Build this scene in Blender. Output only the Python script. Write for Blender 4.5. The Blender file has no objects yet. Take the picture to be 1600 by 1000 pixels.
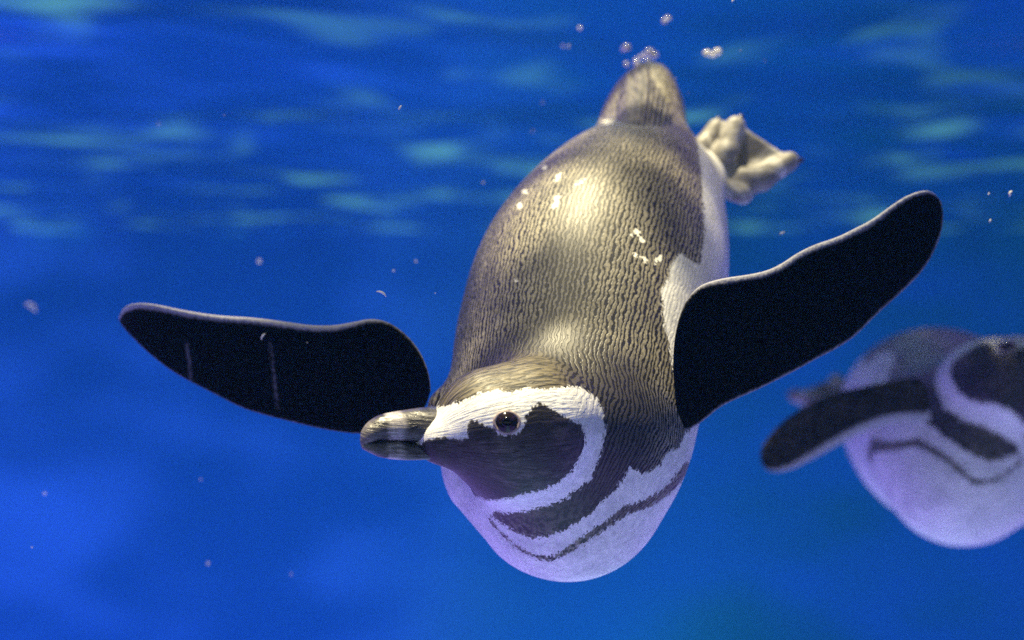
import bpy, bmesh, math, random
import numpy as np
from mathutils import Vector, Matrix
random.seed(7); rng = np.random.default_rng(7)
S = bpy.context.scene
COL = S.collection
R = math.radians

# ------------------------------------------------------------------ camera
F = 2000.0                                   # focal length in photograph pixels (1600 wide)
cam_d = bpy.data.cameras.new('camera'); cam = bpy.data.objects.new('camera', cam_d); COL.objects.link(cam)
cam.location = (0, 0, 0); cam.rotation_euler = (R(90), 0, 0)
cam_d.sensor_width = 36; cam_d.lens = F / 1600 * 36
cam_d.clip_start = 0.01; cam_d.clip_end = 500
cam_d.dof.use_dof = True; cam_d.dof.focus_distance = 0.898; cam_d.dof.aperture_fstop = 3.2
S.camera = cam

# ------------------------------------------------------------------ sky and sun
SUN_EL, SUN_AZ = 82.0, 285.0                 # degrees; azimuth clockwise from +Y
W = bpy.data.worlds.new('World'); S.world = W; W.use_nodes = True
wn = W.node_tree.nodes; wl = W.node_tree.links
sky = wn.new('ShaderNodeTexSky'); sky.sky_type = 'NISHITA'; sky.sun_disc = False
sky.sun_elevation = R(SUN_EL); sky.sun_rotation = R(SUN_AZ)
wl.new(sky.outputs['Color'], wn['Background'].inputs['Color'])
wn['Background'].inputs['Strength'].default_value = 0.07
sd = bpy.data.lights.new('sun', 'SUN'); sd.energy = 5.0; sd.angle = R(1.5); sd.color = (1.0, 0.87, 0.53)
sun = bpy.data.objects.new('sun', sd); COL.objects.link(sun)
_e, _a = R(SUN_EL), R(SUN_AZ)
sun_dir = Vector((math.sin(_a) * math.cos(_e), math.cos(_a) * math.cos(_e), math.sin(_e)))   # towards the sun
sun.rotation_euler = sun_dir.to_track_quat('Z', 'Y').to_euler()
S.view_settings.view_transform = 'Standard'; S.view_settings.look = 'None'
S.view_settings.exposure = 1.42; S.view_settings.gamma = 1.0
S.render.engine = 'CYCLES'
S.cycles.max_bounces = 4; S.cycles.transparent_max_bounces = 12; S.cycles.volume_bounces = 1
S.cycles.sample_clamp_indirect = 4.0; S.cycles.caustics_reflective = False; S.cycles.caustics_refractive = False
S.cycles.use_denoising = False

HAZE = .010                                  # water density per metre
P2Z, P2X, P2Y, P2S = -21.0, -41.0, 0.0, 1.22            # turn of the farther penguin

# ------------------------------------------------------------------ helpers
def at(px, py, d):                            # photograph pixel + distance -> point
    return np.array([(px - 800) / F * d, d, (500 - py) / F * d])
def pix(P):                                   # points -> photograph pixels
    return np.stack([800 + F * P[:, 0] / P[:, 1], 500 - F * P[:, 2] / P[:, 1]], 1)
def tag(o, label=None, cat=None, group=None, kind=None):
    if label: o['label'] = label
    if cat: o['category'] = cat
    if group: o['group'] = group
    if kind: o['kind'] = kind
    return o
def link(name, me, mat=None, parent=None):
    o = bpy.data.objects.new(name, me); COL.objects.link(o)
    if mat is not None and len(me.materials) == 0: me.materials.append(mat)
    if parent is not None: o.parent = parent; o.matrix_parent_inverse = parent.matrix_world.inverted()
    return o
def empty(name, loc):
    o = bpy.data.objects.new(name, None); COL.objects.link(o); o.location = loc
    o.empty_display_size = 0.05
    bpy.context.view_layer.update()
    return o
def mesh(name, V, Fc, smooth=True):
    me = bpy.data.meshes.new(name)
    me.from_pydata([tuple(map(float, v)) for v in V], [], [tuple(int(i) for i in f) for f in Fc])
    if smooth: me.polygons.foreach_set('use_smooth', [True] * len(me.polygons))
    me.update(); return me
def attr(me, name, vals, typ='FLOAT'):
    a = me.attributes.new(name, typ, 'POINT')
    a.data.foreach_set('value' if typ == 'FLOAT' else 'vector', np.asarray(vals, np.float32).ravel())

class NT:                                     # small node-tree writer
    def __init__(s, name):
        s.m = bpy.data.materials.new(name); s.m.use_nodes = True
        s.t = s.m.node_tree; s.n = s.t.nodes; s.n.clear(); s.out = s.n.new('ShaderNodeOutputMaterial')
    def l(s, a, b): s.t.links.new(a, b)
    def _set(s, sock, v):
        if v is None: return
        if hasattr(v, 'is_output'): s.l(v, sock)
        else: sock.default_value = v
    def attr(s, name, out='Fac'):
        n = s.n.new('ShaderNodeAttribute'); n.attribute_name = name; return n.outputs[out]
    def math(s, op, a, b=None, c=None, clamp=False):
        n = s.n.new('ShaderNodeMath'); n.operation = op; n.use_clamp = clamp
        for i, v in enumerate((a, b, c)): s._set(n.inputs[i], v)
        return n.outputs[0]
    def vmath(s, op, a, b=None):
        n = s.n.new('ShaderNodeVectorMath'); n.operation = op
        s._set(n.inputs[0], a); s._set(n.inputs[1], b); return n.outputs[0]
    def ramp(s, x, lo, hi, a=0.0, b=1.0):
        n = s.n.new('ShaderNodeMapRange'); n.interpolation_type = 'SMOOTHSTEP'
        for k, v in zip(('Value', 'From Min', 'From Max', 'To Min', 'To Max'), (x, lo, hi, a, b)): s._set(n.inputs[k], v)
        return n.outputs[0]
    def noise(s, vec, scale, detail=2, rough=.5, dist=0.0, out='Fac', dim='3D'):
        n = s.n.new('ShaderNodeTexNoise'); n.noise_dimensions = dim
        s._set(n.inputs['Vector'], vec); n.inputs['Scale'].default_value = scale; n.inputs['Detail'].default_value = detail
        n.inputs['Roughness'].default_value = rough; n.inputs['Distortion'].default_value = dist
        return n.outputs[out]
    def mix(s, f, a, b):
        n = s.n.new('ShaderNodeMix'); n.data_type = 'RGBA'
        s._set(n.inputs[0], f)
        s._set(n.inputs[6], a if hasattr(a, 'is_output') else (*a, 1)); s._set(n.inputs[7], b if hasattr(b, 'is_output') else (*b, 1))
        return n.outputs[2]
    def coord(s, k='Object'): return s.n.new('ShaderNodeTexCoord').outputs[k]
    def bump(s, h, strength=.3, dist=.002, normal=None):
        n = s.n.new('ShaderNodeBump'); n.inputs['Strength'].default_value = strength; n.inputs['Distance'].default_value = dist
        s._set(n.inputs['Height'], h); s._set(n.inputs['Normal'], normal); return n.outputs[0]
    def bsdf(s, col, rough=.5, normal=None, spec=.5, **kw):
        n = s.n.new('ShaderNodeBsdfPrincipled')
        s._set(n.inputs['Base Color'], col if hasattr(col, 'is_output') else (*col, 1)); s._set(n.inputs['Roughness'], rough)
        s._set(n.inputs['Specular IOR Level'], spec); s._set(n.inputs['Normal'], normal)
        for k, v in kw.items(): s._set(n.inputs[k], v)
        return n.outputs[0]
    def done(s, surf=None, vol=None):
        if surf is not None: s.l(surf, s.out.inputs['Surface'])
        if vol is not None: s.l(vol, s.out.inputs['Volume'])
        return s.m

# ------------------------------------------------------------------ materials of the setting
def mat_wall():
    t = NT('blue pool paint with side light'); c = t.coord()
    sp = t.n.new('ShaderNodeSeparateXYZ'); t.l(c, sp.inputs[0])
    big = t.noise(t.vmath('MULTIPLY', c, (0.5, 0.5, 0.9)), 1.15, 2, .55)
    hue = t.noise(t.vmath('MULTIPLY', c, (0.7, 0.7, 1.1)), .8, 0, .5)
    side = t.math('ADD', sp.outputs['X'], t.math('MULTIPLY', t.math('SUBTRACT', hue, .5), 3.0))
    a = t.mix(t.ramp(side, -2.2, 1.6), (0.036, 0.29, 0.80), (0.000, 0.135, 0.22))  # lighter left to darker teal right: the water's brightness put into the colour
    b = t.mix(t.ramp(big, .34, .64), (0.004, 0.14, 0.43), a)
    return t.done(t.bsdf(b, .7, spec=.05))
def mat_floor():                             # unseen floor, cyan amid violet, tinted to bounce coloured light upwards
    t = NT('bounce tinted pool floor'); c = t.coord(); sp = t.n.new('ShaderNodeSeparateXYZ'); t.l(c, sp.inputs[0])
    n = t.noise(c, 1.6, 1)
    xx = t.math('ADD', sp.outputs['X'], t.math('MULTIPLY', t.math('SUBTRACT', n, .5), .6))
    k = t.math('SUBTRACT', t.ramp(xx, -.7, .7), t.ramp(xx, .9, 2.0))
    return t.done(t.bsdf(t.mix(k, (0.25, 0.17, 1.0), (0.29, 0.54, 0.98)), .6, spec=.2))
CAUSTIC_WAVES = [(31.313, 51.859, -1.065, 0.422), (-4.598, 21.993, 0.289, 0.7), (-19.773, 44.884, -1.857, 0.706), (16.718, 10.775, -3.095, 0.586), (-35.1, 35.771, -1.304, 0.186)]
def mat_surface():
    t = NT('rippled water surface'); c = t.coord()
    fr = t.n.new('ShaderNodeFresnel'); fr.inputs['IOR'].default_value = 1.33
    gl = t.n.new('ShaderNodeBsdfGlossy'); gl.inputs['Roughness'].default_value = 0.06
    gl.inputs['Color'].default_value = (.92, .96, 1, 1)
    tr = t.n.new('ShaderNodeBsdfTransparent')
    # caustics painted into the transparency: bright and dim patches mask the sun
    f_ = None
    for kx, ky, ph, am in CAUSTIC_WAVES:
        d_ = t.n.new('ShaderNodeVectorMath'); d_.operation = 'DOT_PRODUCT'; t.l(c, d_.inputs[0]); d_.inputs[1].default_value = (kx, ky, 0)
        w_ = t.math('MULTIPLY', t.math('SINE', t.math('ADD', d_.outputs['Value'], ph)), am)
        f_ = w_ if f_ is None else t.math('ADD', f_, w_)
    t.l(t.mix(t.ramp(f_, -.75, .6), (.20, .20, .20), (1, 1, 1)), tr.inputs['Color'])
    # green glints of light painted as noise patches of translucent colour
    p = t.noise(t.vmath('MULTIPLY', c, (1.0, 0.8, 0)), 2.0, 2, .5, .3)
    tl = t.n.new('ShaderNodeBsdfTranslucent'); tl.inputs['Color'].default_value = (.14, .54, .36, 1)
    m1 = t.n.new('ShaderNodeMixShader'); t.l(fr.outputs[0], m1.inputs[0]); t.l(tr.outputs[0], m1.inputs[1]); t.l(gl.outputs[0], m1.inputs[2])
    m2 = t.n.new('ShaderNodeMixShader'); t.l(t.ramp(p, .52, .80, 0, .15), m2.inputs[0]); t.l(m1.outputs[0], m2.inputs[1]); t.l(tl.outputs[0], m2.inputs[2])
    return t.done(m2.outputs[0])

# ------------------------------------------------------------------ setting: the pool
FLOOR_Z, TOP_Z, BACK_Y, HALF_X, FRONT_Y = -2.4, 0.56, 8.0, 5.5, -2.0
def box_mesh(name, a, b):
    bm = bmesh.new(); bmesh.ops.create_cube(bm, size=1)
    for v in bm.verts: v.co = Vector([a[i] + (v.co[i] + .5) * (b[i] - a[i]) for i in range(3)])
    me = bpy.data.meshes.new(name); bm.to_mesh(me); bm.free(); return me
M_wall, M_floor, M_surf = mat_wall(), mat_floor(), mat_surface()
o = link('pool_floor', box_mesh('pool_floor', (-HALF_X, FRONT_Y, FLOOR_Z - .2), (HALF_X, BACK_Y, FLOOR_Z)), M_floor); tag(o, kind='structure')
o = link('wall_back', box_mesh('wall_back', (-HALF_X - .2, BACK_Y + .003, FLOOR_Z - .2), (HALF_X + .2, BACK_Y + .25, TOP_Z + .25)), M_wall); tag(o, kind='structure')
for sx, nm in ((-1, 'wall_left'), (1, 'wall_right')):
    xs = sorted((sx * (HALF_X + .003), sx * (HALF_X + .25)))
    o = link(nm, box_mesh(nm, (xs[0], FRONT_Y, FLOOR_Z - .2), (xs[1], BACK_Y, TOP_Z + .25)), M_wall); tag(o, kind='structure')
nx, ny = 276, 250
gx = np.linspace(-HALF_X, HALF_X, nx); gy = np.linspace(FRONT_Y, BACK_Y, ny)
GX, GY = np.meshgrid(gx, gy)
H = np.zeros_like(GX)
for k in range(26):
    lam = rng.uniform(.35, 1.5); th = rng.normal(math.pi / 2, .7); ph = rng.uniform(0, 6.28)
    H += .0027 * lam * np.sin(2 * math.pi / lam * (GX * math.cos(th) + GY * math.sin(th)) + ph)
V = np.stack([GX.ravel(), GY.ravel(), TOP_Z + H.ravel()], 1)
i = np.arange(nx * ny).reshape(ny, nx)
Fc = np.stack([i[:-1, :-1].ravel(), i[:-1, 1:].ravel(), i[1:, 1:].ravel(), i[1:, :-1].ravel()], 1)
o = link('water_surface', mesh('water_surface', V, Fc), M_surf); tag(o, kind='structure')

# unseen slats added above the water to shade the farther penguin
M_shade = NT('grey shade boards'); M_shade = M_shade.done(M_shade.bsdf(M_shade.mix(M_shade.noise(M_shade.coord(), 9, 3), (.16, .15, .14), (.28, .26, .24)), .7))
shade_rig = empty('added_shade', (2.28, 1.72, .95))
tag(shade_rig, 'grey slatted shade added above the water, out of view', 'added_shade')
bd = box_mesh('shade_board', (-.07, -.6, 0), (.07, .6, .03))
for k in range(30):
    o = link('shade_board', bd, M_shade); o.parent = shade_rig; o.location = (-2.05 + k * .145, 0, 0)
bmx = box_mesh('shade_beam', (-2.15, -.04, -.12), (2.25, .04, -.003))
for yy in (-.4, .4):
    o = link('shade_beam', bmx, M_shade); o.parent = shade_rig; o.location = (0, yy, 0)

# ------------------------------------------------------------------ surface nets
def surface_nets(f, lo, h):
    inside = f < 0
    nx, ny, nz = f.shape
    c = np.zeros((nx - 1, ny - 1, nz - 1), np.uint8)
    for dx in (0, 1):
        for dy in (0, 1):
            for dz in (0, 1):
                c += inside[dx:nx - 1 + dx, dy:ny - 1 + dy, dz:nz - 1 + dz]
    act = (c > 0) & (c < 8)
    ii = np.argwhere(act)
    idx = -np.ones(act.shape, np.int64); idx[act] = np.arange(len(ii))
    acc = np.zeros((len(ii), 3)); cnt = np.zeros(len(ii))
    corners = [(a, b, d) for a in (0, 1) for b in (0, 1) for d in (0, 1)]
    vals = {k: f[ii[:, 0] + k[0], ii[:, 1] + k[1], ii[:, 2] + k[2]].astype(np.float64) for k in corners}
    for a in corners:
        for ax in range(3):
            if a[ax]: continue
            b = list(a); b[ax] = 1; b = tuple(b)
            va, vb = vals[a], vals[b]; m = (va < 0) != (vb < 0)
            tt = np.where(m, va / np.where(m, va - vb, 1), 0)
            p = np.tile(np.array(a, float), (len(ii), 1)); p[:, ax] = tt
            acc[m] += p[m]; cnt[m] += 1
    V = lo + (ii + acc / cnt[:, None]) * h
    quads = []
    for ax in range(3):
        u, v = (ax + 1) % 3, (ax + 2) % 3
        sl0 = [slice(None)] * 3; sl1 = [slice(None)] * 3
        sl0[ax] = slice(0, -1); sl1[ax] = slice(1, None)
        a, b = inside[tuple(sl0)], inside[tuple(sl1)]
        e = np.argwhere(a != b)
        e = e[(e[:, u] > 0) & (e[:, v] > 0) & (e[:, u] < f.shape[u] - 1) & (e[:, v] < f.shape[v] - 1)]
        flip = a[e[:, 0], e[:, 1], e[:, 2]]
        q = []
        for du, dv in ((-1, -1), (0, -1), (0, 0), (-1, 0)):
            k = e.copy(); k[:, u] += du; k[:, v] += dv
            q.append(idx[k[:, 0], k[:, 1], k[:, 2]])
        q = np.stack(q, 1)
        q[~flip] = q[~flip][:, ::-1]
        quads.append(q)
    return V, np.concatenate(quads)
def grid(lo, hi, h):
    ax = [np.arange(lo[k], hi[k], h, dtype=np.float32) for k in range(3)]
    return np.meshgrid(*ax, indexing='ij'), np.array([a[0] for a in ax])
def smin(a, b, k):
    hh = np.clip(.5 + .5 * (b - a) / k, 0, 1)
    return b + (a - b) * hh - k * hh * (1 - hh)
def smooth_mesh(V, Q, it=2, lam=.5):
    e = np.concatenate([Q[:, [0, 1]], Q[:, [1, 2]], Q[:, [2, 3]], Q[:, [3, 0]]])
    n = np.bincount(e.ravel(), minlength=len(V)).astype(float)
    for k in range(it):
        s = np.zeros_like(V)
        for ax in range(3):
            s[:, ax] = np.bincount(e[:, 0], V[e[:, 1], ax], len(V)) + np.bincount(e[:, 1], V[e[:, 0], ax], len(V))
        V = V + (lam if k % 2 == 0 else -lam * 1.02) * (s / n[:, None] - V)
    return V
def vnormals(V, Q):
    n = np.cross(V[Q[:, 2]] - V[Q[:, 0]], V[Q[:, 3]] - V[Q[:, 1]])
    N = np.zeros_like(V)
    for k in range(4):
        for ax in range(3): N[:, ax] += np.bincount(Q[:, k], n[:, ax], len(V))
    return N / np.maximum(np.linalg.norm(N, axis=1), 1e-12)[:, None]
def rcone(G, a, b, ra, rb):                   # tapered capsule
    X, Y, Z = G; a = np.asarray(a, np.float32); d = np.asarray(b, np.float32) - a; L = float((d * d).sum())
    t = np.clip(((X - a[0]) * d[0] + (Y - a[1]) * d[1] + (Z - a[2]) * d[2]) / L, 0, 1)
    return np.sqrt((X - a[0] - t * d[0]) ** 2 + (Y - a[1] - t * d[1]) ** 2 + (Z - a[2] - t * d[2]) ** 2) - (ra + (rb - ra) * t)
def ellipsoid(G, c, axes, rad):
    X, Y, Z = G; k0 = 0; k1 = 0
    for ax, r in zip(axes, rad):
        q = ((X - c[0]) * ax[0] + (Y - c[1]) * ax[1] + (Z - c[2]) * ax[2])
        k0 = k0 + (q / r) ** 2; k1 = k1 + (q / (r * r)) ** 2
    k0 = np.sqrt(k0); return k0 * (k0 - 1) / np.maximum(np.sqrt(k1), 1e-6)
def unit(v): v = np.asarray(v, float); return v / np.linalg.norm(v)
def spline(xs, P, q):                         # monotone-ish cubic through rows of P
    P = np.asarray(P, float); xs = np.asarray(xs, float); q = np.asarray(q, float)
    m = np.gradient(P, xs, axis=0); k = np.clip(np.searchsorted(xs, q) - 1, 0, len(xs) - 2)
    hh = (xs[k + 1] - xs[k]); t = ((q - xs[k]) / hh)[:, None]; hh = hh[:, None]
    return ((2*t**3 - 3*t**2 + 1) * P[k] + (t**3 - 2*t**2 + t) * hh * m[k] + (-2*t**3 + 3*t**2) * P[k+1] + (t**3 - t**2) * hh * m[k+1])

# ------------------------------------------------------------------ penguin torso, neck and head as one skin
#        pixel x, y, radius in pixels, distance
SPINE = [(888, 748, 155, .985), (884, 690, 183, .99), (899, 610, 196, 1.02), (918, 525, 203, 1.06), (940, 440, 195, 1.10),
         (975, 355, 159, 1.155), (1000, 292, 112, 1.20), (1009, 240, 71, 1.235), (1010, 190, 44, 1.27), (1011, 165, 30, 1.305)]
SP = np.array([[*at(x, y, d), r * d / F] for x, y, r, d in SPINE])
e_t = unit(SP[-1, :3] - SP[1, :3])                                   # towards the tail
e_d = np.array([-.40, -.62, .70]); e_d = unit(e_d - e_t * (e_d @ e_t))  # out of the back
e_l = np.cross(e_t, e_d)
# head frame
HC = at(800, 666, .888)
h_f = unit(at(566, 692, .835) - at(792, 664, .872))                 # bill direction
h_u = unit(np.array([0, -.30, 1.0])); h_u = unit(h_u - h_f * (h_u @ h_f))
h_s = np.cross(h_f, h_u)                                              # sideways
if h_s[1] > 0: h_s = -h_s                                             # towards the viewer
def build_torso(h=.0021):
    lo = np.array([-.085, .80, -.225]); hi = np.array([.235, 1.36, .275])
    G, g0 = grid(lo, hi, h); X, Y, Z = G
    n = 96; ts = np.linspace(0, len(SP) - 1, n); sp = spline(np.arange(len(SP)), SP, ts)
    f = np.full(X.shape, 9, np.float32)
    for i_, (x, y, z, r) in enumerate(sp):
        f = np.minimum(f, np.sqrt((X - np.float32(x)) ** 2 + (Y - np.float32(y)) ** 2 + (Z - np.float32(z)) ** 2) - np.float32(r))
    # tail wedge, flat
    tb, te = at(1012, 200, 1.28), at(1016, 122, 1.335)
    f = smin(f, ellipsoid(G, at(1001, 207, 1.27), (e_t, e_d, e_l), (.085, .032, .043)), .02)
    e_r = unit(at(1007, 120, 1.275) - at(985, 240, 1.190)); e_n = unit(np.cross(e_l, e_r)); e_m = np.cross(e_r, e_n)
    f = smin(f, ellipsoid(G, at(998, 190, 1.226), (e_r, e_n, e_m), (.092, .018, .034)), .030)
    # shoulders
    for a, b, ra, rb in ((at(990, 600, 1.03), at(1080, 590, .985), .035, .010), (at(790, 650, 1.04), at(688, 636, 1.0), .022, .008)):
        f = smin(f, rcone(G, a, b, ra, rb), .03)
    # thigh stubs
    f = smin(f, rcone(G, at(1048, 320, 1.20), at(1110, 280, 1.225), .040, .021), .03)
    f = smin(f, rcone(G, at(985, 330, 1.28), at(985, 262, 1.335), .045, .022), .03)
    # neck and head
    f = smin(f, rcone(G, at(908, 668, .985), at(838, 662, .905), .078, .046), .024)
    f = smin(f, rcone(G, at(880, 762, .975), at(800, 706, .905), .056, .032), .026)
    f = smin(f, rcone(G, at(800, 722, 1.0), at(845, 790, .99), .053, .038), .02)        # breast beyond the throat
    hd = ellipsoid(G, HC, (h_f, h_u, h_s), (.052, .0395, .0365))
    hd = smin(hd, rcone(G, HC + h_f * .02 + h_u * .001, HC + h_f * .053 - h_u * .003, .031, .0165), .014)
    hd = smin(hd, rcone(G, at(775, 705, .892), at(716, 700, .872), .030, .0085), .014)     # throat
    hd = smin(hd, ellipsoid(G, at(756, 641, .884), (h_f, h_u, h_s), (.029, .0265, .027)), .012)   # forehead
    f = smin(f, hd, .018)
    V, Q = surface_nets(f, g0, h)
    V = smooth_mesh(V, Q, 14, .5)
    return V, Q

# markings are given as outlines on the bird's skin
Z1 = lambda L: [(540 + x / 2.5, 530 + y / 2.5) for x, y in L]
RING = Z1([(310,268),(385,262),(430,250),(480,235),(540,205),(590,200),(650,205),(700,190),(760,195),(830,190),(870,183),(930,193),(975,225),(1003,280),(1012,340),(1007,400),(987,470),(957,545),(910,585),(860,622),(800,648),(720,668),(640,682),(590,672)])
COLLAR = Z1([(560,690),(580,700),(620,728),(670,760),(730,778),(790,770),(850,750),(900,720),(960,680),(1010,630),(1060,580),(1085,545),(1110,500),(1145,510),(1150,522),(1180,520),(1200,510),(1230,490),(1260,440),(1300,425),(1330,370),(1360,330)])
FLANK = [(1072,610),(1055,598),(1052,580),(1047,543),(1039,512),(1034,475),(1034,449),(1044,439),(1047,413),(1062,397),(1075,403),(1094,413),(1101,371),(1099,314),(1096,267),(1092,240),(1090,200),(1110,60)]
D_BACK = RING + COLLAR + FLANK + [(600, 40), (560, 400), (600, 600), (655, 640)]
D_CHEEK = Z1([(230,455),(300,466),(345,490),(400,540),(470,590),(545,632),(620,625),(700,605),(770,590),(830,560),(880,520),(910,470),(930,420),(938,370),(920,340),(905,322),(860,310),(800,270),(760,248),(725,270),(705,300),(694,335),(690,358),(650,378),(600,375),(570,345),(530,330),(495,315),(475,345),(478,385),(440,400),(400,380),(300,400)])
D_LINE = Z1([(1335,500),(1310,530),(1250,600),(1180,640),(1090,672),(1050,700),(980,750),(920,790),(870,825),(820,850),(780,860),(730,845),(680,820),(630,780),(590,740),(560,700)])
D_LINE_W = [14,14,13,13,13,12,11,11,9,8,7,4,3,3,3,3]
def poly_sd(P, poly):                         # signed distance, positive inside
    poly = np.asarray(poly, float); d = np.full(len(P), 1e9); ins = np.zeros(len(P), bool)
    for a, b in zip(poly, np.roll(poly, -1, 0)):
        ab = b - a; t = np.clip(((P - a) @ ab) / max(ab @ ab, 1e-9), 0, 1)
        d = np.minimum(d, np.hypot(*(P - a - t[:, None] * ab).T))
        c = ((a[1] > P[:, 1]) != (b[1] > P[:, 1]))
        with np.errstate(divide='ignore', invalid='ignore'):
            ins ^= c & (P[:, 0] < ab[0] * (P[:, 1] - a[1]) / (ab[1] if ab[1] else 1e-9) + a[0])
    return np.where(ins, d, -d)
def line_sd(P, pts, w):
    best = np.full(len(P), -1e9); pts = np.asarray(pts, float)
    for k in range(len(pts) - 1):
        ab = pts[k + 1] - pts[k]; t = np.clip(((P - pts[k]) @ ab) / max(ab @ ab, 1e-9), 0, 1)
        best = np.maximum(best, (w[k] + (w[k + 1] - w[k]) * t) / 2 - np.hypot(*(P - pts[k] - t[:, None] * ab).T))
    return best
#  loose white down and droplets on the back: centre, half length, half width, angle
FLECKS = [(950,191,9,4,0),(873,276,8,4,-50),(905,285,7,3,-40),(867,318,9,6,-55),(870,308,5,4,0),(993,363,5,9,60),(1004,374,6,4,40),
          (996,398,7,4,30),(1008,404,8,4,35),(1024,412,4,6,0),(1030,404,5,4,0),(806,437,3,3,0),(850,262,4,3,0),(820,300,4,4,0),(812,322,4,5,20)]
def torso_fields(V, N):
    # far side of the head wears the mirror image of the near side
    rel = V - HC; s = rel @ h_s
    q = V.copy(); far = s < 0
    hl = np.linalg.norm(rel - np.outer(rel @ h_f, h_f) * .6, axis=1)
    hw = 1 - np.clip((hl - .045) / .03, 0, 1); hw *= np.clip(((rel @ h_f) + .045) / .03, 0, 1)
    facing = np.einsum('ij,ij->i', unit_rows(-V), N)
    mir = far & (hw > .3) & (facing < .08)
    q[mir] -= 2 * np.outer(s[mir], h_s)
    P = pix(q)
    ck = poly_sd(P, D_CHEEK); ck = np.where(q[:, 1] > .932, -25.0, ck)
    dark = np.maximum(np.maximum(poly_sd(P, D_BACK), ck), line_sd(P, D_LINE, D_LINE_W))
    facing[mir] = 1
    c = np.array([np.interp(V @ e_t, SP[:, :3] @ e_t, SP[:, k]) for k in range(3)]).T
    rr = V - c; dors = (rr @ e_d) / np.maximum(np.linalg.norm(rr, axis=1), 1e-6)
    body_rule = (dors + .12) * 150
    w = np.clip((facing + .16) / .10, 0, 1)
    dark = dark * w + np.clip(body_rule, -60, 60) * (1 - w)
    fl = np.full(len(V), -30.0)
    for x, y, a, b, th in FLECKS:
        dx, dy = P[:, 0] - x, P[:, 1] - y; ct, st = math.cos(R(th)), math.sin(R(th))
        u, v = (dx * ct + dy * st) / a, (-dx * st + dy * ct) / b
        fl = np.maximum(fl, (1 - np.sqrt(u * u + v * v)) * min(a, b))
    fl[facing < .05] = -30
    ang = np.arctan2(rr @ e_l, rr @ e_d); rad = np.linalg.norm(rr, axis=1)
    buv = np.stack([ang * .105, V @ e_t, rad], 1)
    ha = np.arctan2(rel @ h_s, rel @ h_u)
    nk = 1 - np.clip((np.linalg.norm(V - at(860, 665, .93), axis=1) - .068) / .020, 0, 1)
    huv = np.stack([ha * .042, rel @ h_f, nk], 1)
    perp = np.linalg.norm(rr - np.outer(rr @ e_t, e_t), axis=1); buv[:, 2] = np.clip((perp - .045) / .04, 0, 1)
    return -dark, fl, hw, buv, huv, np.clip(ck / 6 + .5, 0, 1)
def unit_rows(A): return A / np.maximum(np.linalg.norm(A, axis=1), 1e-12)[:, None]

# ------------------------------------------------------------------ flippers
Z3 = lambda L: [(160 + x / 2.7586, 440 + y / 2.7586) for x, y in L]
Z4 = lambda L: [(1020 + x / 2.2229, 270 + y / 2.2229) for x, y in L]
#  trailing edge then leading edge, each from root to tip
FLIP_A = (Z3([(1415,470),(1412,420),(1398,365),(1368,298),(1320,238),(1262,190),(1205,165),(1150,160),(1080,175),(1000,190),(900,190),(800,175),(650,155),(500,148),(350,125),(230,98),(160,92),(110,100),(82,122),(70,155)]),
          Z3([(1400,520),(1370,580),(1310,620),(1220,648),(1110,658),(1000,645),(900,625),(800,600),(700,575),(600,545),(500,492),(400,442),(300,388),(200,310),(130,242),(92,200),(74,175),(70,155)]))
FLIP_B = (Z4([(70,680),(72,600),(85,520),(110,450),(150,400),(190,380),(250,365),(330,355),(400,340),(450,315),(500,280),(560,250),(640,225),(700,195),(760,165),(820,120),(880,80),(940,60),(975,67),(998,95)]),
          Z4([(76,760),(85,850),(100,905),(150,880),(190,850),(230,815),(290,785),(360,755),(430,720),(500,685),(560,650),(640,610),(700,570),(740,530),(780,490),(830,445),(880,400),(930,350),(970,290),(1000,220),(1010,160),(1007,120),(998,95)]))
def resample(pts, n):
    pts = np.asarray(pts, float)
    for _ in range(2):                        # round the corners
        q = np.empty((2 * len(pts) - 2 + 2, 2)); q[0] = pts[0]; q[-1] = pts[-1]
        q[1:-1:2] = .75 * pts[:-1] + .25 * pts[1:]; q[2:-1:2] = .25 * pts[:-1] + .75 * pts[1:]; pts = q
    s = np.r_[0, np.cumsum(np.hypot(*np.diff(pts, axis=0).T))]
    t = np.linspace(0, s[-1], n)
    return np.stack([np.interp(t, s, pts[:, k]) for k in range(2)], 1)
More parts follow.
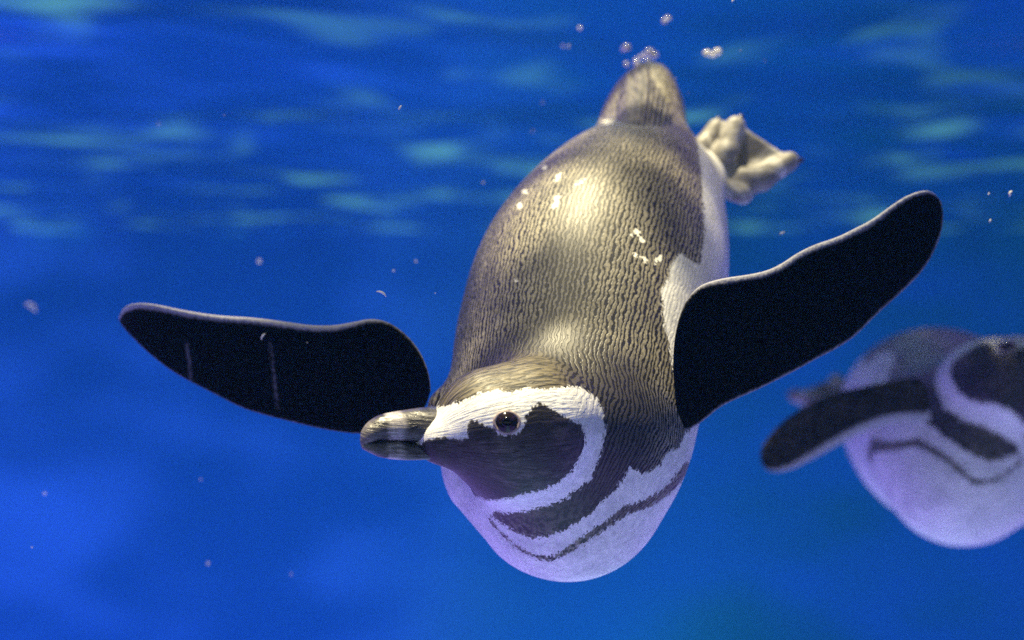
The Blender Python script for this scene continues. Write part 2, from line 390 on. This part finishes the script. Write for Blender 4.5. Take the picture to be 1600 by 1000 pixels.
def build_flipper(edges, depth, trim, n=90, m=15, scar=()):
    """depth(u, w): distance at root-to-tip u, trailing-to-leading w."""
    T, L = resample(edges[0], n), resample(edges[1], n)
    us = np.linspace(0, 1, n); V = []; mark = []; uv = []
    ring = 2 * m
    for i_ in range(n):
        u = us[i_]; width = np.hypot(*(T[i_] - L[i_])) / F
        th0 = (.0105 * (1 - u) + .0045 * u) * min(1, (width / .03)) * min(1.0, .25 + 6 * u)
        for k in range(ring):
            a = 2 * math.pi * k / ring; w = .5 - .5 * math.cos(a); side = math.sin(a)
            p = T[i_] + (L[i_] - T[i_]) * w
            th = th0 * abs(side) ** .8 * (1 - .25 * w) * math.copysign(1, side)
            c = at(p[0], p[1], depth(u, w))
            V.append(c + unit(c) * (-th * .5))                 # front towards the viewer
            edge = min(w * np.hypot(*(T[i_] - L[i_])), 1e3); edge2 = (1 - w) * np.hypot(*(T[i_] - L[i_]))
            mk = max(trim(u)[0] - edge, trim(u)[1] - edge2) if side >= -1e-6 else 20.0
            for (x0, y0, x1, y1) in scar:
                ab = np.array([x1 - x0, y1 - y0]); tt = np.clip(((p - (x0, y0)) @ ab) / (ab @ ab), 0, 1)
                mk = max(mk, -.5 - np.hypot(*(p - (x0, y0) - tt * ab)) * .75) if side > 0 else mk
            mark.append(mk); uv.append((w * .08, u * .25, 0))
    V = np.array(V); Q = []
    for i_ in range(n - 1):
        for k in range(ring):
            a, b = i_ * ring + k, i_ * ring + (k + 1) % ring
            Q.append((a, b, b + ring, a + ring))
    Q = np.array(Q)
    e1, e2 = V[Q[:, 1]] - V[Q[:, 0]], V[Q[:, 3]] - V[Q[:, 0]]
    return V, Q, np.array(mark), np.array(uv)

def mat_feather():
    t = NT('wet penguin feathers')
    mark, fl, hw, blk = t.attr('mark'), t.attr('fleck'), t.attr('headw'), t.attr('black')
    buv, huv = t.attr('buv', 'Vector'), t.attr('huv', 'Vector')
    # combed feather ridges on the back
    def waves(vec, scale, dist, det, ds):
        n = t.n.new('ShaderNodeTexWave'); n.wave_type = 'BANDS'; n.bands_direction = 'X'; n.wave_profile = 'SIN'
        t.l(vec, n.inputs['Vector']); n.inputs['Scale'].default_value = scale; n.inputs['Distortion'].default_value = dist
        n.inputs['Detail'].default_value = det; n.inputs['Detail Scale'].default_value = ds; n.inputs['Detail Roughness'].default_value = .6
        return n.outputs['Fac']
    rb = waves(t.vmath('MULTIPLY', buv, (1.0, .72, 0)), 84, 8.0, 3, 1.2)
    brk = t.noise(t.vmath('MULTIPLY', buv, (1, .8, 0)), 240, 1, .5)
    ridge_b = t.ramp(t.math('ADD', t.math('MULTIPLY', rb, .72), t.math('MULTIPLY', brk, .8)), .55, .86)
    spz = t.n.new('ShaderNodeSeparateXYZ'); t.l(buv, spz.inputs[0]); pole = spz.outputs['Z']
    iso = t.ramp(t.noise(t.vmath('MULTIPLY', t.coord(), (1, 1, .55)), 300, 2, .6), .36, .64)
    mp = t.n.new('ShaderNodeMix'); t._set(mp.inputs[0], pole); t._set(mp.inputs[2], iso); t._set(mp.inputs[3], ridge_b); ridge_b = mp.outputs[0]
    # finer hair-like streaks on head and neck
    rh = t.noise(t.vmath('MULTIPLY', huv, (1.0, .16, 0)), 480, 2, .6, .4)
    ridge_h = t.ramp(rh, .36, .64)
    hs = t.ramp(hw, .05, .8)
    ridge = t.math('ADD', t.math('MULTIPLY', ridge_b, t.math('SUBTRACT', 1, hs)), t.math('MULTIPLY', ridge_h, hs))
    big = t.noise(t.coord(), 26, 3, .6)
    light = t.mix(t.ramp(big, .3, .7), (.19, .172, .132), (.42, .375, .28))
    fine = t.noise(t.vmath('MULTIPLY', buv, (1, .45, 0)), 800, 1, .5)
    light = t.mix(t.ramp(fine, .35, .65), t.mix(.55, light, (.01, .01, .01)), light)
    dark = t.mix(ridge, (.004, .0037, .004), light)
    sph = t.n.new('ShaderNodeSeparateXYZ'); t.l(huv, sph.inputs[0])
    dark = t.mix(sph.outputs['Z'], dark, t.mix(ridge, (.006, .0055, .006), (.060, .054, .046)))
    jn0 = t.noise(t.vmath('MULTIPLY', huv, (1.0, .35, 0)), 210, 3, .65); ck = t.attr('cheek')
    crown = t.mix(ridge, (.010, .009, .008), (.15, .125, .080))
    face = t.mix(t.math('MULTIPLY', t.ramp(jn0, .4, .65), t.ramp(big, .35, .65)), (.009, .007, .008), (.075, .062, .060))
    dark = t.mix(hs, dark, t.mix(ck, crown, face))
    dark = t.mix(blk, dark, t.mix(t.ramp(t.noise(t.vmath('MULTIPLY', buv, (1, .5, 0)), 520, 2, .6), .45, .75), (.0022, .002, .0024), (.016, .014, .013)))
    # ragged edge of the white
    jn = t.noise(t.vmath('MULTIPLY', t.coord(), (1, 1, .6)), 230, 3, .65)
    jag = t.math('MULTIPLY', t.math('SUBTRACT', jn, .5), t.math('SUBTRACT', 14.0, t.math('MULTIPLY', blk, 10.0)))
    jf = t.math('MULTIPLY', t.math('SUBTRACT', t.noise(t.vmath('MULTIPLY', t.coord(), (1, 1, .5)), 620, 1, .5), .5), t.math('SUBTRACT', 13.0, t.math('MULTIPLY', blk, 8.0)))
    soft = t.math('ADD', 1.5, t.math('MULTIPLY', blk, 2.5))
    wm = t.ramp(t.math('ADD', mark, t.math('ADD', jag, jf)), t.math('MULTIPLY', soft, -1.0), soft)
    wn_ = jn
    white = t.mix(t.ramp(wn_, .3, .75), (.82, .81, .80), (.60, .60, .62))
    white = t.mix(t.math('MULTIPLY', t.ramp(big, .42, .66), t.math('SUBTRACT', .55, t.math('MULTIPLY', hs, .55))), white, (.40, .41, .43))
    white = t.mix(blk, white, (.30, .30, .36))
    col = t.mix(wm, dark, white)
    fm = t.ramp(t.math('ADD', fl, t.math('MULTIPLY', t.math('SUBTRACT', jn, .5), 22.0)), .2, 1.8)
    col = t.mix(fm, col, (.85, .82, .74))
    h1 = t.bump(ridge, .34, .0009)
    h2 = h1
    rough = t.math('ADD', .48, t.math('MULTIPLY', blk, .2))
    spec = t.math('SUBTRACT', .42, t.math('MULTIPLY', blk, .40))
    return t.done(t.bsdf(col, rough, h2, spec))
M_feather = mat_feather()

TV, TQ = build_torso()
TN = vnormals(TV, TQ)
if np.einsum('ij,ij->i', TN, TV - TV.mean(0)).mean() < 0: TQ = TQ[:, ::-1]; TN = -TN
t_mark, t_fl, t_hw, t_buv, t_huv, t_ck = torso_fields(TV, TN)

def orient(V, Q):                             # outward winding by signed volume
    a, b, c, d = (V[Q[:, k]] for k in range(4))
    vol = np.einsum('ij,ij->', a, np.cross(b, c)) + np.einsum('ij,ij->', a, np.cross(c, d))
    return Q if vol > 0 else Q[:, ::-1]
def assemble(name, TV, TQ, flippers, mat, blackness=1.0):
    V, Q, mk, fl, hw, bu, hu, bk = [TV], [TQ], [t_mark], [t_fl], [t_hw], [t_buv], [t_huv], [np.zeros(len(TV))]
    off = len(TV)
    for fv, fq, fm, fuv in flippers:
        V.append(fv); Q.append(orient(fv - fv.mean(0), fq) + off); off += len(fv); mk.append(fm); fl.append(np.full(len(fv), -30.)); hw.append(np.zeros(len(fv)))
        bu.append(fuv); hu.append(fuv); bk.append(np.full(len(fv), blackness))
    me = mesh(name, np.concatenate(V), np.concatenate(Q))
    attr(me, 'mark', np.concatenate(mk)); attr(me, 'fleck', np.concatenate(fl)); attr(me, 'headw', np.concatenate(hw)); attr(me, 'black', np.concatenate(bk))
    attr(me, 'buv', np.concatenate(bu), 'FLOAT_VECTOR'); attr(me, 'huv', np.concatenate(hu), 'FLOAT_VECTOR')
    attr(me, 'cheek', np.concatenate([t_ck, np.zeros(off - len(TV))])); me.materials.append(mat); return me


# ------------------------------------------------------------------ small materials
def mat_bill():
    t = NT('grey banded bill horn'); c = t.attr('bill', 'Vector'); sp = t.n.new('ShaderNodeSeparateXYZ'); t.l(c, sp.inputs[0])
    x = sp.outputs['X']; v = sp.outputs['Y']
    n = t.noise(t.vmath('MULTIPLY', c, (.12, 1, 1)), .28, 3, .6, .4); n2 = t.noise(t.vmath('MULTIPLY', c, (.4, 1, 1)), .085, 2, .5, .8)
    col = t.mix(t.ramp(t.math('ADD', t.math('MULTIPLY', n2, .5), t.math('MULTIPLY', n, .5)), .38, .62), (.008, .007, .009), (.080, .074, .076))
    xb = t.math('ADD', x, t.math('MULTIPLY', t.math('SUBTRACT', n2, .5), 16))
    band = t.math('MULTIPLY', t.ramp(xb, 598, 608), t.math('SUBTRACT', 1, t.ramp(xb, 618, 634)))
    col = t.mix(t.math('MULTIPLY', band, t.ramp(n, .30, .60, .25, .95)), col, (.40, .37, .38))
    col = t.mix(t.math('MULTIPLY', t.math('SUBTRACT', 1, t.ramp(xb, 572, 588)), .55), col, (.22, .20, .19))
    h = t.bump(n, .7, .0016)
    return t.done(t.bsdf(col, .33, h, .5))
def mat_simple(name, col, rough=.5, spec=.5, var=.25, scale=60, bump=.2):
    t = NT(name); n = t.noise(t.coord(), scale, 3, .6)
    return t.done(t.bsdf(t.mix(n, tuple(c * (1 - var) for c in col), tuple(min(1, c * (1 + var)) for c in col)), rough, t.bump(n, bump, .001), spec))
M_bill = mat_bill()
M_eye = mat_simple('dark brown eye', (.012, .007, .006), .12, .3, .3, 300, 0)
M_pupil = mat_simple('black pupil', (.002, .002, .002), .1, .3, .1, 300, 0)
M_lid = mat_simple('pink eye ring skin', (.30, .24, .235), .5, .4, .2, 500, .3)
def mat_foot():
    t = NT('mottled grey foot skin'); c = t.coord()
    n = t.noise(c, 42, 3, .6, .5); m = t.noise(c, 130, 3, .6)
    col = t.mix(t.ramp(n, .44, .60), t.mix(m, (.14, .13, .12), (.24, .225, .205)), t.mix(m, (.34, .325, .305), (.56, .54, .51)))
    return t.done(t.bsdf(col, .5, t.bump(m, .5, .001), .4))
M_foot = mat_foot()
M_claw = mat_simple('dark claw horn', (.05, .04, .04), .35)
M_nostril = mat_simple('dark nostril slit', (.004, .004, .004), .6)
def mat_tail():
    t = NT('stiff tail feathers'); c = t.attr('buv', 'Vector')
    n = t.noise(t.vmath('MULTIPLY', c, (1, .12, 1)), 420, 3, .6)
    col = t.mix(t.ramp(n, .35, .65), (.012, .011, .011), (.15, .135, .115))
    return t.done(t.bsdf(col, .5, t.bump(n, .5, .001), .4))
M_tail = mat_tail()

fa = build_flipper(FLIP_A, lambda u, w: .985 + .085 * u + .02 * (w - .5), lambda u: (8 * min(1, max(0, (u - .22) * 8)), -1.0),
                   scar=[(292, 535, 299, 600), (421, 532, 434, 640)])
fb = build_flipper(FLIP_B, lambda u, w: .928 + .09 * u + .02 * (w - .5), lambda u: (7.5 * min(1, max(0, (u - .2) * 8)) * (1 - .7 * max(0, u - .75) * 4), 1.0))
root = empty('penguin', tuple(at(905, 640, 1.0)))
tag(root, 'sharp black and white penguin swimming downwards, both flippers spread, head turned to show one eye', 'penguin', 'penguins swimming in the pool')
body = link('body', assemble('body', TV, TQ, [fa, fb], M_feather), parent=root)

# bill: two mandibles
def loft(xs, top, bot, lat, dep, n=26, m=20, power=.9):
    V, Q, A = [], [], []
    xq = np.linspace(xs[0], xs[-1], n) if not isinstance(xs, np.ndarray) else xs
    for x in xq:
        yt, yb, l, d = (np.interp(x, *zip(*c)) for c in (top, bot, lat, dep))
        for k in range(m):
            a = 2 * math.pi * k / m; cy, cz = math.cos(a), math.sin(a)
            y = .5 * (yt + yb) - .5 * (yb - yt) * math.copysign(abs(cy) ** power, cy)
            V.append(at(x, y, d) + h_s * l * math.copysign(abs(cz) ** power, cz)); A.append((x, y, 0))
    n = len(xq)
    for i_ in range(n - 1):
        for k in range(m):
            a, b = i_ * m + k, i_ * m + (k + 1) % m
            Q.append((a, b, b + m, a + m))
    Q = orient(np.array(V) - np.mean(V, 0), np.array(Q)); V = np.array(V)
    faces = [tuple(q) for q in Q] + [tuple(range(m)), tuple(range((n - 1) * m, n * m))]
    me = mesh('bill', V, faces); attr(me, 'bill', np.array(A), 'FLOAT_VECTOR')
    bm = bmesh.new(); bm.from_mesh(me); bmesh.ops.recalc_face_normals(bm, faces=bm.faces); bm.to_mesh(me); bm.free()
    return me
DEP = [(560, .853), (800, .888)]
xsb = np.concatenate([563 + 30 * (np.linspace(0, 1, 14) ** 2), np.linspace(597, 722, 22)])
up = loft(xsb, [(563,683),(564,676),(566,672),(570,666),(578,658.5),(590,651),(604,647),(620,644),(640,641),(664,638),(700,637),(722,640)],
          [(563,693),(567,697),(574,692),(592,686),(620,687),(650,688.5),(680,690),(712,686),(722,686)],
          [(563,.0006),(566,.003),(575,.0055),(600,.0080),(640,.0100),(680,.0130),(722,.0160)], DEP)
lw = loft(np.maximum(xsb + .6, 565 + np.arange(len(xsb)) * .01), [(563,694),(570,690),(592,687),(620,688),(650,689.5),(680,691),(722,690)],
          [(563,698),(566,701),(576,706),(590,712.5),(610,716),(630,717),(648,716),(670,714),(690,708),(722,700)],
          [(563,.0015),(568,.0035),(576,.0052),(600,.0074),(640,.0094),(680,.0118),(722,.0140)], DEP)
bill = link('bill', up, M_bill, root)
low = link('lower_mandible', lw, M_bill, bill)
# nostril slits on both sides of the upper mandible
def nostril(side):
    c = at(637, 661, np.interp(637, *zip(*DEP))) + h_s * side * .0088
    ax = unit(at(652, 659, .86) - at(624, 668, .86))
    V, Q = [], []
    for k in range(12):
        a = 2 * math.pi * k / 12
        V.append(c + ax * .0042 * math.cos(a) + h_u * .0010 * math.sin(a) + h_s * side * .0012)
        V.append(c + ax * .0036 * math.cos(a) + h_u * .0007 * math.sin(a) - h_s * side * .004)
    F_ = [(2*k, 2*((k+1) % 12), 2*((k+1) % 12)+1, 2*k+1) for k in range(12)] + [tuple(range(0, 24, 2))]
    return mesh('nostril', V, F_)
for sgn in (1, -1): link('nostril', nostril(sgn), M_nostril, bill)

# eyes
def surf_at(px, py):
    P = pix(TV); d2 = (P[:, 0] - px) ** 2 + (P[:, 1] - py) ** 2
    k = np.argsort(d2)[:60]; k = k[np.argmin(TV[k, 1])]
    near = np.linalg.norm(TV - TV[k], axis=1) < .006
    return at(px, py, TV[k, 1]), unit(TN[near].mean(0))
def ball(c, rad, axes=None, seg=24):
    bm = bmesh.new(); bmesh.ops.create_uvsphere(bm, u_segments=seg, v_segments=seg // 2, radius=1)
    me = bpy.data.meshes.new('ball'); axes = np.eye(3) if axes is None else np.array(axes)
    for v in bm.verts: v.co = Vector(np.array(c) + np.array(v.co) * np.array(rad) @ axes)
    for f_ in bm.faces: f_.smooth = True
    bmesh.ops.recalc_face_normals(bm, faces=bm.faces)
    bm.to_mesh(me); bm.free(); return me
def torus(c, n, up_, R1, r, squash=.92, seg=36, ms=10):
    a1 = unit(np.cross(up_, n)); a2 = np.cross(n, a1); V, Q = [], []
    for i_ in range(seg):
        t = 2 * math.pi * i_ / seg; rad = a1 * math.cos(t) + a2 * math.sin(t) * squash
        for k in range(ms):
            p = 2 * math.pi * k / ms
            V.append(c + rad * (R1 + r * math.cos(p)) + n * r * .8 * math.sin(p))
            Q.append((i_*ms+k, ((i_+1) % seg)*ms+k, ((i_+1) % seg)*ms+(k+1) % ms, i_*ms+(k+1) % ms))
    return mesh('ring', V, Q)
ec, en = surf_at(792, 660)
def eye_set(ec, en):
    e = link('eye', ball(ec - en * .0052, (.0092, .0092, .0092)), M_eye, root)
    a1 = unit(np.cross(h_u, en)); a2 = np.cross(en, a1)
    link('pupil', ball(ec + en * .0030, (.0038, .0038, .0018), (a1, a2, en)), M_pupil, e)
    link('eyelid_ring', torus(ec + en * .0002, en, h_u, 0.0083, .0012, .84), M_lid, e)
eye_set(ec, en)
def mirror(p): return p - 2 * h_s * ((p - HC) @ h_s)
eye_set(mirror(ec), en - 2 * h_s * (en @ h_s))

# feet
def tri_sd(G, a, b, c, th):
    P = np.stack([g.ravel() for g in G], 1).astype(np.float64); a, b, c = map(np.asarray, (a, b, c))
    ba, cb, ac = b - a, c - b, a - c; pa, pb, pc = P - a, P - b, P - c; n = np.cross(ba, ac)
    s = (np.sign(pa @ np.cross(ba, n)) + np.sign(pb @ np.cross(cb, n)) + np.sign(pc @ np.cross(ac, n))) < 2
    def ed(e, p): return ((p - np.outer(np.clip(p @ e / (e @ e), 0, 1), e)) ** 2).sum(1)
    d = np.where(s, np.minimum(np.minimum(ed(ba, pa), ed(cb, pb)), ed(ac, pc)), (pa @ n) ** 2 / (n @ n))
    return (np.sqrt(d) - th).reshape(G[0].shape).astype(np.float32)
def build_foot():
    Hh = at(1108, 278, 1.225); t1, t2, t3 = at(1119, 200, 1.235), at(1149, 196, 1.225), at(1234, 252, 1.215)
    b3 = at(1160, 303, 1.205)
    lo = np.minimum.reduce([Hh, t1, t2, t3, b3]) - .03; hi = np.maximum.reduce([Hh, t1, t2, t3, b3]) + .03
    h = .0016; G, g0 = grid(lo, hi, h)
    f = rcone(G, at(1098, 262, 1.225), Hh, .012, .015)
    for t_, k in ((t1, at(1098, 232, 1.228)), (t2, at(1135, 240, 1.215)), (t3, at(1190, 280, 1.205))):
        f = smin(f, rcone(G, Hh, k, .013, .0105), .008); f = smin(f, rcone(G, k, t_, .0105, .0090), .006)
    f = smin(f, rcone(G, Hh, b3, .014, .010), .008)
    f = smin(f, tri_sd(G, Hh, t1, t2, .0028), .005); f = smin(f, tri_sd(G, Hh, t2, t3, .0028), .005)
    f = smin(f, tri_sd(G, Hh, b3, t3, .004), .006)
    V, Q = surface_nets(f, g0, h); V = smooth_mesh(V, Q, 4)
    return mesh('foot', V, orient(V - V.mean(0), Q)), (Hh, t1, t2, t3)
foot_me, fp = build_foot()
def claw_me(t_, d):
    d = unit(d); s1 = unit(np.cross(d, (0, 1, 0))); s2 = np.cross(d, s1); V, Q = [], []
    for i_, (a, r) in enumerate(((.005, .0036), (.008, .0032), (.011, .0022), (.0135, .0004))):
        for k in range(8):
            p = 2 * math.pi * k / 8; V.append(t_ + d * a + (s1 * math.cos(p) + s2 * math.sin(p)) * r + e_d * (-.12 * a))
    for i_ in range(3):
        for k in range(8): Q.append((i_*8+k, i_*8+(k+1) % 8, i_*8+8+(k+1) % 8, i_*8+8+k))
    return mesh('claw', V, Q)
foot = link('foot', foot_me, M_foot, root)
claws = [claw_me(t_, t_ - fp[0]) for t_ in fp[1:]]
for c_ in claws: link('claw', c_, M_claw, foot)
# the other foot trails behind the tail: the same foot mirrored across the body
mid = SP[6, :3]
MIR = Matrix([[float((i_ == j) - 2 * e_l[i_] * e_l[j]) for j in range(3)] for i_ in range(3)]).to_4x4()
MIR = Matrix.Translation(Vector(mid)) @ MIR @ Matrix.Translation(-Vector(mid))
bpy.context.view_layer.update()
foot2 = foot.copy(); COL.objects.link(foot2); foot2.matrix_world = MIR @ foot.matrix_world
bpy.context.view_layer.update()
for ch in [c_ for c_ in foot.children]:
    c2 = ch.copy(); COL.objects.link(c2); c2.parent = foot2; c2.matrix_parent_inverse = ch.matrix_parent_inverse.copy()
# tail feathers
def tail_feather(base, tip, wdt, bend):
    ax = tip - base; L = np.linalg.norm(ax); ax = ax / L; sd_ = unit(np.cross(ax, e_d)); nn = np.cross(sd_, ax); V, Q, A = [], [], []
    n = 12
    for i_ in range(n):
        t = i_ / (n - 1); w = wdt * (0.55 + .45 * math.sin(math.pi * min(1, t * 1.1) * .75)) * (1 if t < .8 else math.sqrt(max(.02, 1 - ((t - .8) / .2) ** 2)))
        for k in range(8):
            p = 2 * math.pi * k / 8
            V.append(base + ax * L * t + sd_ * w * math.cos(p) + nn * (.0011 * math.sin(p) - .002 * (math.cos(p)) ** 2 + bend * t * t)); A.append((math.cos(p) * w, t * L, tip[0] * 3))
    for i_ in range(n - 1):
        for k in range(8): Q.append((i_*8+k, i_*8+(k+1) % 8, i_*8+8+(k+1) % 8, i_*8+8+k))
    V = np.array(V); Q = orient(V - V.mean(0), np.array(Q)); me = mesh('tail_feather', V, list(map(tuple, Q)) + [tuple(range(8)), tuple(range(len(V) - 8, len(V)))])
    attr(me, 'buv', np.array(A), 'FLOAT_VECTOR'); return me
tips = [(978,128),(984,117),(991,108),(998,101),(1005,98),(1013,103),(1021,110),(1028,118),(1035,129),(1041,141),(1045,155),(1048,171)]
for k, (x, y) in enumerate(tips):
    u = k / (len(tips) - 1)
    bx_, by_ = 970 + 76 * u, 220 - 24 * math.sin(math.pi * u) + 22 * u
    bs, _n = surf_at(bx_, by_)
    base = at(bx_, by_, bs[1] + .017); tip_d = 1.232 + .045 * math.sin(math.pi * (.15 + .7 * u))
    link('tail_feather', tail_feather(base, at(x, y, tip_d), .0078, rng.normal(0, .0012)), M_tail, root)
bpy.context.view_layer.update()

# ------------------------------------------------------------------ the second penguin, farther off: the same kind of bird in another pose
def turned(fl, pivot, axis, deg):
    Rm = np.array(Matrix.Rotation(R(deg), 3, Vector(axis))); return ((fl[0] - pivot) @ Rm.T + pivot, *fl[1:])
fa2 = turned(fa, at(690, 612, .99), (0, 1, 0), 30)
root2 = empty('penguin', tuple(at(1486, 686, 1.68)))
tag(root2, 'blurred penguin passing behind, one flipper lowered, its belly lit violet', 'penguin', 'penguins swimming in the pool')
C0 = Vector(at(905, 640, 1.0))
T2 = root2.matrix_world @ Matrix.Rotation(R(P2Z), 4, 'Z') @ Matrix.Rotation(R(P2X), 4, 'X') @ Matrix.Rotation(R(P2Y), 4, 'Y') @ Matrix.Diagonal((-P2S, P2S, P2S, 1)) @ Matrix.Translation(-C0)
FLIP_C = ([(1452,640),(1452,612),(1440,592),(1420,590),(1370,600),(1310,612),(1260,632),(1220,660),(1195,690),(1187,708),(1190,724)],
          [(1455,655),(1440,662),(1420,660),(1380,664),(1330,684),(1280,712),(1235,735),(1210,738),(1197,734),(1190,724)])
fb2 = build_flipper(FLIP_C, lambda u, w: 1.53 - .02 * u, lambda u: (-6.0, 16.0 * (1 - u ** 3)))
T2i = np.array(T2.inverted()); fb2 = (fb2[0] @ T2i[:3, :3].T + T2i[:3, 3], *fb2[1:])
def copy_under(src, parent, data=None):
    c_ = src.copy(); COL.objects.link(c_)
    if data is not None: c_.data = data
    c_.parent = parent; c_.matrix_parent_inverse = parent.matrix_world.inverted() if parent is root2 else Matrix.Identity(4)
    c_.matrix_world = T2 @ src.matrix_world
    bpy.context.view_layer.update()
    return c_
body2_me = assemble('body', TV, TQ, [fa2, fb2], M_feather, .8)
for ch in [c_ for c_ in root.children]:
    n_ = copy_under(ch, root2, body2_me if ch is body else None)
    for g in [c_ for c_ in ch.children]: copy_under(g, n_)

# ------------------------------------------------------------------ bubbles and drifting flecks
def mat_bubble():
    t = NT('silvery air bubble')
    lw_ = t.n.new('ShaderNodeLayerWeight'); lw_.inputs['Blend'].default_value = .55
    gl = t.n.new('ShaderNodeBsdfGlossy'); gl.inputs['Roughness'].default_value = .12; gl.inputs['Color'].default_value = (1, .98, .92, 1)
    d1 = t.n.new('ShaderNodeBsdfDiffuse'); d1.inputs['Color'].default_value = (.95, .93, .88, 1)
    d2 = t.n.new('ShaderNodeBsdfTranslucent'); d2.inputs['Color'].default_value = (.95, .93, .88, 1)
    df = t.n.new('ShaderNodeMixShader'); df.inputs[0].default_value = .25; t.l(d1.outputs[0], df.inputs[1]); t.l(d2.outputs[0], df.inputs[2])
    tr = t.n.new('ShaderNodeBsdfTransparent')
    a = t.n.new('ShaderNodeMixShader'); a.inputs[0].default_value = .75; t.l(gl.outputs[0], a.inputs[1]); t.l(df.outputs[0], a.inputs[2])
    b = t.n.new('ShaderNodeMixShader'); t.l(t.math('SUBTRACT', .97, t.math('MULTIPLY', lw_.outputs['Facing'], .35)), b.inputs[0]); t.l(tr.outputs[0], b.inputs[1]); t.l(a.outputs[0], b.inputs[2])
    return t.done(b.outputs[0])
M_bub = mat_bubble()
BUB = [(1015,81,6.5,1.33),(1008,86,5,1.335),(1022,86,6.5,1.33),(1002,89,4.5,1.34),(1013,96,5,1.325),(996,101,5.5,1.325),(979,100,4,1.33),(994,94,4,1.34),
       (979,74,6.5,1.30),(974,77,4,1.31),(1105,83,6,1.25),(1114,86,5,1.255),(1121,81,6,1.25),(1038,33,4.5,1.3),(1043,29,5,1.305),(906,44,3,1.35),(880,72,2.5,1.4)]
for k, (x, y, r, d) in enumerate(BUB):
    rr = r * d / F; o = link('air_bubble', ball((0, 0, 0), (rr * rng.uniform(.95, 1.2), rr, rr * rng.uniform(.8, 1.0)), seg=16), M_bub)
    o.location = at(x, y, d)
    if k < 8: tag(o, 'small silvery air bubble in the cluster at the tail tip', 'bubble', 'bubbles clinging at the tail tip')
    elif k < 10: tag(o, 'small silvery air bubble drifting just above the tail cluster, paired with another', 'bubble', 'pair of bubbles left of the tail tip')
    elif k < 13: tag(o, 'silvery air bubble in the row of three floating above the foot', 'bubble', 'row of bubbles above the foot')
    elif k < 15: tag(o, 'tiny air bubble of the pair highest under the water surface', 'bubble', 'topmost pair of bubbles')
    else: tag(o, 'faint tiny air bubble floating away from the tail', 'bubble', 'faint far bubbles')
M_speck = mat_simple('pale suspended scrap', (.8, .78, .7), .6, .3, .2, 200, .2)
t = NT('faint translucent scrap'); _tr = t.n.new('ShaderNodeBsdfTransparent'); _df = t.n.new('ShaderNodeBsdfDiffuse'); _mx = t.n.new('ShaderNodeMixShader')
_df.inputs['Color'].default_value = (.8, .8, .75, 1); t.l(t.ramp(t.noise(t.coord(), 400, 2), .35, .65, .1, .4), _mx.inputs[0]); t.l(_tr.outputs[0], _mx.inputs[1]); t.l(_df.outputs[0], _mx.inputs[2])
M_faint = t.done(_mx.outputs[0])
SPECK = [(597,457,11,2,28,.9),(410,525,7,1.5,-55,1.0),(625,168,5,1.6,-55,.95),(1578,302,6,2.4,-70,1.0),(1547,345,4.5,2,-70,1.0),(1222,364,5,1.6,-20,1.05),
         (1545,303,3.5,1.6,-60,1.0),(680,458,2,1.6,0,.95),(50,855,3,2.2,0,1.0),(350,180,2.6,1.6,-20,1.1),(615,423,3.5,2.6,0,1.1),(650,408,3.5,2.8,0,1.15),(405,408,5,4.5,0,1.3),
         (50,478,13,5,35,1.5),(325,880,4.5,4.5,0,1.25),(455,897,3,5,0,1.25),(248,194,3,6,10,1.3),(1157,79,3,1.2,-45,1.1),(1056,122,2.6,1.2,-20,1.1),(1075,145,2.6,1.6,0,1.15),
         (848,160,4,4,0,1.3),(832,205,4,4,0,1.35),(755,285,3,3,0,1.2),(889,72,3,6,20,1.2),(1195,95,2,2,0,1.2),(1146,0,5,1.6,-45,.95),(314,749,4,3,0,1.2),(70,771,4,3,0,1.2),(480,535,2.0,1.5,0,.97)]
for k, (x, y, a, b, th, d) in enumerate(SPECK):
    sc = .62 if a < 5 else .85; a *= sc; b *= sc
    me = ball((0, 0, 0), (a * d / F, b * d / F * .7, b * d / F), seg=12)
    for v in me.vertices: v.co.z += -abs(v.co.x) ** 2 / (a * d / F) * .35 if a > 5 else 0
    o = link('drifting_scrap', me, M_faint if (b > .55 * a or k == 13) else M_speck); o.location = at(x, y, d); o.rotation_euler = (rng.uniform(-.4, .4), -R(th), 0)
    o.rotation_euler = (0, R(th), 0)
    if k == 0: tag(o, 'curled pale scrap drifting beside the black flipper and the back', 'scrap')
    elif k == 1: tag(o, 'thin curved pale scrap in front of the black flipper with dotted lines', 'scrap')
    elif k == 13: tag(o, 'large faint blurred scrap beyond the tip of the dotted flipper', 'scrap')
    else:
        where = ('beyond the tip of the raised flipper' if x > 1500 else 'between the foot and the raised flipper' if x > 1130 and y > 200 else 'near the bubbles above the foot' if x > 1040
                 else 'beside the tapering rump' if x > 740 else 'under the dotted flipper' if y > 600 else 'on the dotted flipper' if y > 470 else 'over the dotted flipper, close by the back' if y > 400 and x > 560 else 'in open water above the dotted flipper')
        tag(o, 'tiny pale scrap drifting ' + where, 'scrap', 'scraps drifting ' + where)

# ------------------------------------------------------------------ the water itself
t = NT('blue water'); v = t.n.new('ShaderNodeVolumePrincipled')
v.inputs['Color'].default_value = (.05, .38, .95, 1); v.inputs['Density'].default_value = HAZE
v.inputs['Anisotropy'].default_value = .2
M_haze = t.done(vol=v.outputs[0])
o = link('haze', box_mesh('haze', (-HALF_X - 1, FRONT_Y - 1, FLOOR_Z - 1), (HALF_X + 1, BACK_Y + 1, TOP_Z + .8)), M_haze); tag(o, 'clear blue water filling the pool', 'water', kind='stuff')
